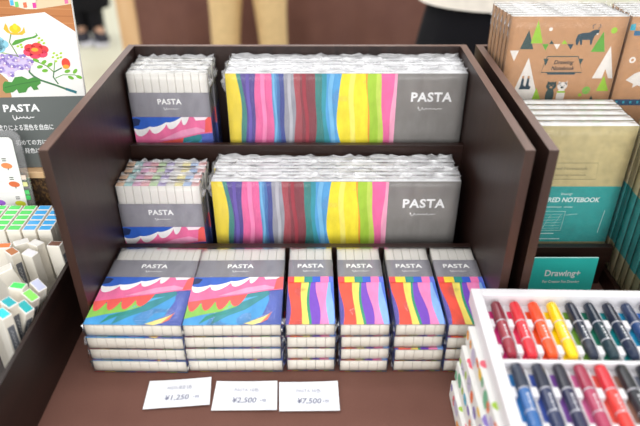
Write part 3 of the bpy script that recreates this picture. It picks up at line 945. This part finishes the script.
def teal_data():
    w, h, t = 15.3, 21.6, 1.48
    mb = MB()
    b0, b1 = 4.0, 12.9        # teal band around the cover
    for z0, z1, c, c2 in ((0, b0, BEI, W_('#d8cb9c')), (b0, b1, TEAL, W_('#28b8b6')), (b1, h, BEI, W_('#d8cb9c'))):
        mb.box(0, w, 0, t, z0, z1, c, {'top': W_('#f5f5f3'), 'left': c2})  # left side coloured brighter to offset the shade it stands in
    mb.box(.06, w-.06, .1, t-.1, h, h+.05, W_('#f7f7f5'))
    cv = Canvas((0,0,0), (1,0,0), (0,0,1))
    ink = W_('#7d7450')
    loop = [(3.2,14.0),(11.6,14.0),(11.4,16.4),(3.2,16.4),(3.2,14.0)]
    mb.stroke(cv, loop, .07, ink, 1)
    mb.text(cv, 'Layered Notebook', (7.4,15.4), .42, ink, 2, 0, 5.6, 'CENTER')
    mb.text(cv, 'design drawing notebook', (7.4,14.5), .32, ink, 2, 0, 5.6, 'CENTER')
    w_ = W_('#e6f5f3')
    mb.text(cv, 'Drawing+', (8.3,11.6), .34, w_, 2, .01, 1.5, 'CENTER')
    mb.text(cv, 'LAYERED NOTEBOOK', (12.9,10.5), .70, w_, 2, .03, 9.0, 'RIGHT', shear=.12)
    mb.stroke(cv, [(5.2,9.7),(8.0,9.7)], .09, w_, 2); mb.stroke(cv, [(8.3,9.7),(9.5,9.7)], .09, w_, 2)
    mb.stroke(cv, [(5.2,5.9),(8.6,5.9),(8.7,9.0),(5.2,9.0),(5.2,5.9)], .06, w_, 2)
    mb.stroke(cv, [(6.0,6.2),(6.8,8.4),(7.4,6.4),(8.2,8.6)], .05, w_, 2)
    for i in range(6): mb.stroke(cv, [(5.4,6.2+i*.45),(8.4,6.3+i*.45)], .03, w_, 2)
    mb.stroke(cv, [(8.7,8.4),(10.4,8.6)], .05, w_, 2)
    mb.stroke(cv, [(5.8,5.4),(7.8,5.4)], .12, w_, 2); mb.stroke(cv, [(4.2,4.5),(8.8,4.5)], .10, w_, 2)
    mb.stroke(cv, [(13.8,5.5),(14.0,9.2)], .06, w_, 2)
    me = mb.data('cover'); me.materials.append(M['print'])
    return me
TB = note_bag(15.3, 21.6, 1.48, 31, 0, 0)
tl = make_note('notebook', teal_data(), TB)
for k in range(5):
    o = tl.get(); place(o, (28.0 + (0, .05, -.05, .06, 0)[k], 15.2 + k*1.78, 2.52))
    tag(o, f'beige notebook with teal band and white title, {ORD[k] if k < 4 else "rearmost"} of five behind the lip', 'notebook', 'teal banded notebooks behind the lip')
OR8 = ['frontmost', 'second', 'third', 'fourth', 'fifth', 'sixth', 'seventh', 'rearmost']
for k in range(8):
    o = tl.get(); place(o, (44.3 + (0, .1, -.08, .06, 0, -.06, .1, 0)[k], 4.6 + k*1.62, 2.52 + (0,.1,.3,.1,.5,.2,.1,.3)[k]*0))
    tag(o, f'beige notebook with teal edge band, {OR8[k]} of the row at the picture edge', 'notebook', 'teal banded notebooks at the picture edge')

mb = MB()
mb.box(0, 9.9, 0, .25, 0, 7.85, W_('#2cc8be'), {'top': W_('#bfe8e4'), 'right': W_('#8fd0cc')})
cv = Canvas((0,0,0), (1,0,0), (0,0,1))
mb.text(cv, 'Drawing+', (5.6,5.0), .95, W_('#f2fbfa'), 2, .025, 4.7, 'CENTER')
mb.text(cv, 'For Creator Fun Drawing', (5.6,3.9), .42, W_('#f2fbfa'), 2, .02, 4.9, 'CENTER')
dc = obj('sign_card', mb, M['plain'])
place(dc, (30.0, 9.0, .1), (R(-3), 0, 0))
tag(dc, 'teal sign card lettered Drawing plus below the notebooks', 'sign card')

# ------------------------------------------------------------------ open marker set on a pile of closed sets
def closed_set(seed):
    rn = random.Random(seed)
    w, d, h = 26.0, 24.0, 2.42
    mb = MB()
    mb.box(0, w, 0, d, 0, h, W_('#e9e8e5'))
    cl = Canvas((0, d, 0), (0,-1,0), (0,0,1))
    ct = Canvas((0, 0, h), (1,0,0), (0,1,0))
    cols = ['#f07848','#f2c430','#5ab8d8','#a8cc48','#8a78c0','#e8687a','#70b890','#f0a040','#c8c0d8']
    for i in range(17):
        x = .6 + i * 1.4 + rn.uniform(-.3,.3); z = rn.uniform(.35, h-.35)
        r = rn.uniform(.35,1.2)
        z = min(max(z, .45), h - .45)
        mb.oval(cl, (max(x, r + .05), z), r, min(r * 1.3, z-.02, h-z-.02), W_(cols[rn.randrange(9)]), 1 + i % 3, 9, 0)
        if i % 2: mb.stroke(cl, [(x-.5, max(.1,z-.4)), (x, z), (x+.4, min(h-.1, z+.5))], .07, W_('#8fa890'), 4)
    for i in range(22):
        x = rn.uniform(.3, 2.6); y = rn.uniform(1, d-.5)
        r = rn.uniform(.2,.5) if i % 3 else .9
        mb.oval(ct, (max(x, r+.05), y), r, r*1.2, W_(cols[rn.randrange(9)]), 1 + i % 3, 9, rn.random())
    return obj('marker_set_box', mb, M['plain'], bevel=.06)
for k, (x, y, lab) in enumerate(((18.3, -6.6, 'bottom'), (18.75, -6.05, 'second from bottom'), (18.98, -6.0, 'third from bottom'), (19.45, -5.6, 'uppermost'))):
    o = closed_set(40 + k)
    place(o, (x, y - 24.0, .1 + k * 2.46))
    tag(o, f'closed white flower-print marker box, {lab} of the pile under the open tray', 'box', 'closed marker sets in a pile')

TX, TY, TZ = 20.25, -1.75, 9.98     # tray's back-left corner
tr_ = thing('marker_tray', 'open white plastic tray of coloured marker pens on a pile of boxes', 'tray', (TX, TY, TZ), (0, 0, R(-1.2)))
TWd, TDp, TH = 28.5, 23.4, 2.05
PW_ = W_('#e6e4e7')
mb = MB()
for bx in ((0,1.15,-TDp,0), (TWd-1.15,TWd,-TDp,0), (1.15,TWd-1.15,-1.1,0), (1.15,TWd-1.15,-TDp,-TDp+1.1)):
    mb.box(bx[0], bx[1], bx[2], bx[3], 0, TH, PW_)
obj('rim', mb, M['plastic'], tr_, bevel=.12, seg=3)
mb = MB(); mb.box(1.15, TWd-1.15, -TDp+1.1, -1.1, .02, .5, W_('#e2e0e3')); obj('tray_floor', mb, M['plastic'], tr_)
ROWS = [(-1.6, 8.3), (-10.8, 8.9)]       # back end and length of the wells
NC, X0_, PX = 12, 2.45, 2.03
mb = MB()
mb.box(1.2, TWd-1.2, -10.65, -10.1, .5, 1.45, PW_)
obj('row_divider', mb, M['plastic'], tr_, bevel=.15, seg=3)
for (yb, ln) in ROWS:
    mb = MB()
    for c in range(NC + 1):
        x = X0_ + (c - .5) * PX
        mb.box(x-.13, x+.13, yb-ln, yb, .5, .85, PW_)
        for fy in (.36, .82):
            mb.box(x-.34, x+.34, yb-ln*fy-.7, yb-ln*fy+.5, .5, 1.28, PW_)
    obj('well_ridges', mb, M['plastic'], tr_, bevel=.14, seg=3)
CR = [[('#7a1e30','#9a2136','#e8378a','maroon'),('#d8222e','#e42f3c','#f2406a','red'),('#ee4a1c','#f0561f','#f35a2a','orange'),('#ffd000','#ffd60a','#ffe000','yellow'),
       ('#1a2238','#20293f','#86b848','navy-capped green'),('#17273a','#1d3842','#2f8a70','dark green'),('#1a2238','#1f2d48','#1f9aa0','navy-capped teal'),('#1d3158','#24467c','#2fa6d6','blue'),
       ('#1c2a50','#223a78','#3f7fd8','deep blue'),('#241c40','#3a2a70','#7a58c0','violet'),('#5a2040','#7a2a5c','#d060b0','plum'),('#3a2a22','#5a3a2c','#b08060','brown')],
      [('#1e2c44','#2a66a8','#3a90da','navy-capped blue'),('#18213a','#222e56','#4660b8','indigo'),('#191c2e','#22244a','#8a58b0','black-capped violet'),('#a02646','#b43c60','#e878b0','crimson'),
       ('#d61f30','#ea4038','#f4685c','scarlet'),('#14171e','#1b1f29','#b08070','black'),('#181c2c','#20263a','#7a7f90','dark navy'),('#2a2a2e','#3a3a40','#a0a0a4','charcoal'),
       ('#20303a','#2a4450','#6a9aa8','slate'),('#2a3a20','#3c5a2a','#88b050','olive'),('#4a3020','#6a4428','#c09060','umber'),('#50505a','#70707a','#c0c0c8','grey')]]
wm = tr_.matrix_basis
for r, (yb, ln) in enumerate(ROWS):
    for c in range(NC):
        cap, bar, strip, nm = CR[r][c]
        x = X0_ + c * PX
        mb = MB(); mb.box(x-1.0, x+.7, yb-ln+.2, yb-.6, .5, .56, W_(strip))  # flat patch painting the pen's colour bounce onto the well floor
        obj('colour_spill', mb, M['pen'], tr_)
        p = thing('marker_pen', f'{nm} marker pen lying in the {"far" if r == 0 else "near"} row of the open tray', 'marker pen', group='pens in the open tray')
        Lp = ln - .3
        mb = MB()
        mb.tube([(0,-3.0,0),(0,-Lp+1.0,0),(0,-Lp+.9,0),(0,-Lp+.25,0),(0,-Lp,0)], [.58,.58,.53,.5,.4], W_(bar), 16)
        cv = Canvas((-.1, -3.4, .59), (0,-1,0), (1,0,0))
        for q in range(5):
            mb.stroke(cv, [(.5+q*.42,.1),(.75+q*.42,.1)], .13 if q % 2 else .2, W_('#e8e8ec'), 1)
        obj('barrel', mb, M['pen'], p, smooth=False)
        mb = MB()
        mb.tube([(0,-.05,0),(0,0-.15,0),(0,-.6,0),(0,-3.0,0),(0,-3.05,0)], [.44,.55,.6,.63,.6], W_(cap), 16)
        obj('cap', mb, M['pen'], p)
        mb = MB()
        mb.tube([(0,-5.7,0),(0,-5.8,0)], [.605,.605], W_('#c8c8d0'), 16)
        obj('ring', mb, M['pen'], p)
        mb = MB()
        mb.tube([(0,-3.06,0),(0,-3.2,0)], [.61,.61], W_('#b8b8c0'), 16)
        obj('ring', mb, M['pen'], p)
        p.matrix_basis = wm @ Matrix.Translation(((x+.08)*S, yb*S, 1.14*S))

# ------------------------------------------------------------------ background: draped counter
ct_ = thing('display_counter', 'far counter with a pale wooden end post beside the brown cloth', 'counter', (0, 262, -70))
mb = MB(); mb.box(-98.8, -89.5, -2, 60, 0, 84, (1,1,1)); obj('end_post', mb, M['pale_wood'], ct_, bevel=.3)
mb = MB(); mb.box(-89.5, 130, 2, 60, 76, 79, (1,1,1)); obj('countertop', mb, M['pale_wood'], ct_)
mb = MB()
mb.grid(lambda a, b: (-89 + 215*a, 259.2 + (0 if b > .93 else 1) * (1.6*math.sin(a*38 + 2*b) * (1-b) + .9*math.sin(a*90)*(1-b)) + 1.5*noise.noise(Vector((a*9, b*5, 1))) + (60 if b > .97 else 0), -69.8 + 79.4*min(b/.95, 1)), 130, 30, (1,1,1))
cl2 = obj('tablecloth', mb, M['far_cloth'], smooth=True)
tag(cl2, 'brown cloth hanging down the far counter behind the legs', 'tablecloth')

# ------------------------------------------------------------------ people in the background
def skin_body(parent, J, E, rad):
    me = bpy.data.meshes.new('body')
    names = list(J)
    me.from_pydata([tuple(c*S for c in J[n]) for n in names], [(names.index(a), names.index(b)) for a, b in E], [])
    o = bpy.data.objects.new('body', me); COL.objects.link(o); o.parent = parent
    sk = o.modifiers.new('skin', 'SKIN')
    sv = me.skin_vertices[0].data if me.skin_vertices else None
    if sv is None:
        bm = bmesh.new(); bm.from_mesh(me); bm.verts.layers.skin.verify(); bm.to_mesh(me); bm.free()
        sv = me.skin_vertices[0].data
    for i, n in enumerate(names):
        r = rad[n] * S
        sv[i].radius = (r, r)
        sv[i].use_root = (n == 'pelvis')
    d = o.modifiers.new('smooth', 'SUBSURF'); d.levels = 1; d.render_levels = 2
    m, nt, b = new_mat('body_skin'); b.inputs['Base Color'].default_value = (*lin('#d9ac8c'), 1)
    f = noise_tex(nt, coords(nt, (1,1,1)), 30, 2)
    nt.links.new(ramp(nt, f, [(.3, lin('#d2a383')), (.7, lin('#dfb497'))]), b.inputs['Base Color'])
    b.inputs['Roughness'].default_value = .5
    me.materials.append(m)
    return o

def person(label, loc, rz, stance, feet, trouser=None, skirt=None, top='#f3eee4', hair='#2a201c', shoe='#33343a', sole='#c9c9d0', hem=88, h=1.0, coat=None):
    """standing figure facing -Y with the forearms raised in front; stance = hip and knee spread, feet = (left, right) ankle x, y"""
    p = thing('person', label, 'person', loc, (0, 0, rz))
    (lx, ly), (rx, ry) = feet
    J = dict(pelvis=(0,0,92), waist=(0,0,106), chest=(0,-1,124), collar=(0,0,138), neck=(0,-1,145), jaw=(0,-3,150), head=(0,-2,158), crown=(0,-1,165))
    E = [('pelvis','waist'),('waist','chest'),('chest','collar'),('collar','neck'),('neck','jaw'),('jaw','head'),('head','crown')]
    rad = dict(pelvis=13, waist=11, chest=13, collar=7, neck=5, jaw=6.5, head=8.6, crown=6)
    for s, t_, (fx, fy) in ((-1,'l',(lx, ly)), (1,'r',(rx, ry))):
        J.update({t_+'hip':(s*9,0,84), t_+'knee':((s*9+fx)/2, (fy)/2-1, 48), t_+'ankle':(fx, fy+1, 9), t_+'toe':(fx + s*1.5, fy-12, 3.5)})
        rad.update({t_+'hip':8.5, t_+'knee':5.6, t_+'ankle':3.8, t_+'toe':3.2})
        E += [('pelvis',t_+'hip'),(t_+'hip',t_+'knee'),(t_+'knee',t_+'ankle'),(t_+'ankle',t_+'toe')]
        J.update({t_+'shoulder':(s*17,0,134), t_+'elbow':(s*22,-4,110), t_+'wrist':(s*14,-24,116), t_+'palm':(s*12,-30,117)})
        rad.update({t_+'shoulder':5.5, t_+'elbow':4.2, t_+'wrist':2.9, t_+'palm':3.4})
        E += [('collar',t_+'shoulder'),(t_+'shoulder',t_+'elbow'),(t_+'elbow',t_+'wrist'),(t_+'wrist',t_+'palm')]
        for q, (dx, dl) in enumerate(((-2.2,6.5),(-.8,7.5),(.8,7.2),(2.2,5.8))):
            a, b = f'{t_}f{q}a', f'{t_}f{q}b'
            J.update({a:(s*12+dx,-33-dl*.4,116.5), b:(s*12+dx,-33-dl,114.5)})
            rad.update({a:.9, b:.75}); E += [(t_+'palm',a),(a,b)]
        J[t_+'th'] = (s*12-s*4.5,-31,118.5); rad[t_+'th'] = .95; E.append((t_+'palm', t_+'th'))
    skin_body(p, J, E, rad)
    mb = MB()
    mb.tube([(0,-1,140),(0,-1,134),(0,-1,124),(0,-.5,110),(0,0,98),(0,0,hem+3),(0,0,hem)], [(7,6),(17,9),(18,12),(17,12),(18.5,13),(20,14.5),(21.2,16)], W_(top), 24, cap=False)
    for s in (-1, 1):
        mb.tube([(s*14,0,134),(s*19,-.5,128),(s*22.3,-4,110),(s*21,-8,109),(s*15,-22,115)], [7,7,6,5.6,4.6], W_(top), 14, cap=False)
    obj('top', mb, M['fabric'], p, smooth=True, subd=1)
    mb = MB()
    mb.tube([(0,1,148),(0,1.5,152),(0,.8,160),(0,-.5,167),(0,-.5,170)], [(7,6.5),(9.6,9.2),(10.4,10.4),(7.5,7.5),(1.5,1.5)], W_(hair), 20)
    obj('hair', mb, M['fabric'], p, smooth=True)
    if trouser:
        mb = MB()
        for s, (fx, fy) in ((-1, (lx, ly)), (1, (rx, ry))):
            kx, ky = (s*9+fx)/2, fy/2-1
            pts = [(s*5,0,96),(s*8.5,0,86),(s*9.2,0,76),((s*9+kx)/2,ky*.6,62),(kx,ky,50),(kx*.4+fx*.6,ky*.5+fy*.5,34),(fx,fy+1,18),(fx,fy+.8,8)]
            mb.tube(pts, [(11,13),(11,13),(9.6,11),(8.0,9.2),(6.9,7.8),(6.5,7.4),(6.2,7.2),(6.8,8)], W_(trouser), 18, cap=False)
        obj('trousers', mb, M['fabric'], p, smooth=True, subd=1)
    if skirt:
        hm, w0 = skirt[1], skirt[2]
        mb = MB()
        n = 48
        zs = [100, 92, 84, 76, 60, 45, hm]
        base = []
        for zi, z in enumerate(zs):
            k = max(0, 92 - z) / (92 - hm)
            base.append(len(mb.v))
            for j in range(n):
                a = 2*math.pi*j/n
                pl = 1 + .05 * k * math.sin(a * 12)
                mb.v.append(((16 + (w0-16)*k**.7) * math.cos(a) * pl, (12 + (w0*.75-12)*k**.7) * math.sin(a) * pl, z))
        for a, b in zip(base, base[1:]):
            for j in range(n):
                mb.f.append((a+j, a+(j+1) % n, b+(j+1) % n, b+j)); mb.c.append(W_(skirt[0]))
        obj('skirt', mb, M['fabric'], p, smooth=True)
        mb = MB()
        for s, (fx, fy) in ((-1, (lx, ly)), (1, (rx, ry))):
            kx, ky = (s*9+fx)/2, fy/2-1
            mb.tube([(kx,ky,50),(fx,fy+1,24),(fx,fy+1,5)], [(6.2,6.4),(5.4,5.6),(4.9,5.2)], W_('#1b1b20'), 14, cap=False)
        obj('stockings', mb, M['fabric'], p, smooth=True)
    for s, (fx, fy) in ((-1, (lx, ly)), (1, (rx, ry))):
        mb = MB()
        mb.tube([(fx, fy+5.5, 5), (fx, fy+2, 6.5), (fx+s*.6, fy-5, 5.2), (fx+s*1.2, fy-12, 4.0), (fx+s*1.6, fy-17.5, 2.9)], [(2.6,3.4),(4.4,5),(4.6,4),(4.8,2.9),(2.6,1.7)], W_(shoe), 14)
        sh = obj('shoe', mb, M['fabric'], p, smooth=True)
        mb = MB()
        mb.box(fx-4.3, fx+4.6, fy-18.5, fy+7, .05, 3.3, W_(sole))
        obj('sole', mb, M['plastic'], sh, bevel=1.2, seg=3)
    return p
person('person in loose khaki trousers standing before the brown cloth', (-29, 230, -69.95), 0, 9, ((-12.5, 0), (11.5, 0)), trouser='#d9bb8c', top='#e8e2d8')
person('person in black skirt and cream top behind the notebook rack', (50, 112, -69.95), R(0), 9, ((-9, 0), (9, 0)), skirt=('#17171c', 30, 27), top='#f0eadf', hem=87)
person('person in long black clothes and dark pale-soled shoes near the poster', (-152, 364, -69.95), R(22), 9, ((-5, 3), (4.5, -3)), skirt=('#16161a', 22, 15), top='#1a1a1e', shoe='#3a3a42', sole='#d4d5e0', hem=80)

# ------------------------------------------------------------------ light
def area(name, loc, sx, sy, power, rot=(0,0,0), col=(1,1,1)):
    l = bpy.data.lights.new(name, 'AREA'); l.shape = 'RECTANGLE'
    l.size, l.size_y, l.energy, l.color = sx*S, sy*S, power, col
    o = bpy.data.objects.new(name, l); COL.objects.link(o)
    place(o, loc, rot)
    return o
for i, y in enumerate((-60, 60, 180)):
    area('ceiling_strip_light', (-40 if i != 1 else 10, y, 190), 420, 34, (12, 14, 30)[i])
area('ceiling_strip_light', (0, 380, 190), 600, 60, 75)
area('front_fill_light', (-40, -300, 120), 420, 200, 88, (R(76), 0, 0))  # unseen fill added behind the camera to brighten upright faces
w = bpy.data.worlds.new('store_ambient'); sc.world = w
w.use_nodes = True
w.node_tree.nodes['Background'].inputs[0].default_value = (1.0, .99, .97, 1)
w.node_tree.nodes['Background'].inputs[1].default_value = 0.80

# ------------------------------------------------------------------ camera
cam = bpy.data.cameras.new('camera')
co = bpy.data.objects.new('camera', cam); COL.objects.link(co)
cam.sensor_width = 36; cam.lens = 617 / 640 * 36
cam.clip_start = .02; cam.clip_end = 60
place(co, (3.35, -55.7, 56.2), (R(90 - 32.37), 0, 0))
cam.dof.use_dof = True
cam.dof.focus_distance = .80
cam.dof.aperture_fstop = 3.0
sc.camera = co
sc.view_settings.view_transform = 'Standard'
sc.view_settings.look = 'None'
sc.view_settings.exposure = 0.0
sc.cycles.use_denoising = True
sc.cycles.transparent_max_bounces = 32
sc.cycles.max_bounces = 6
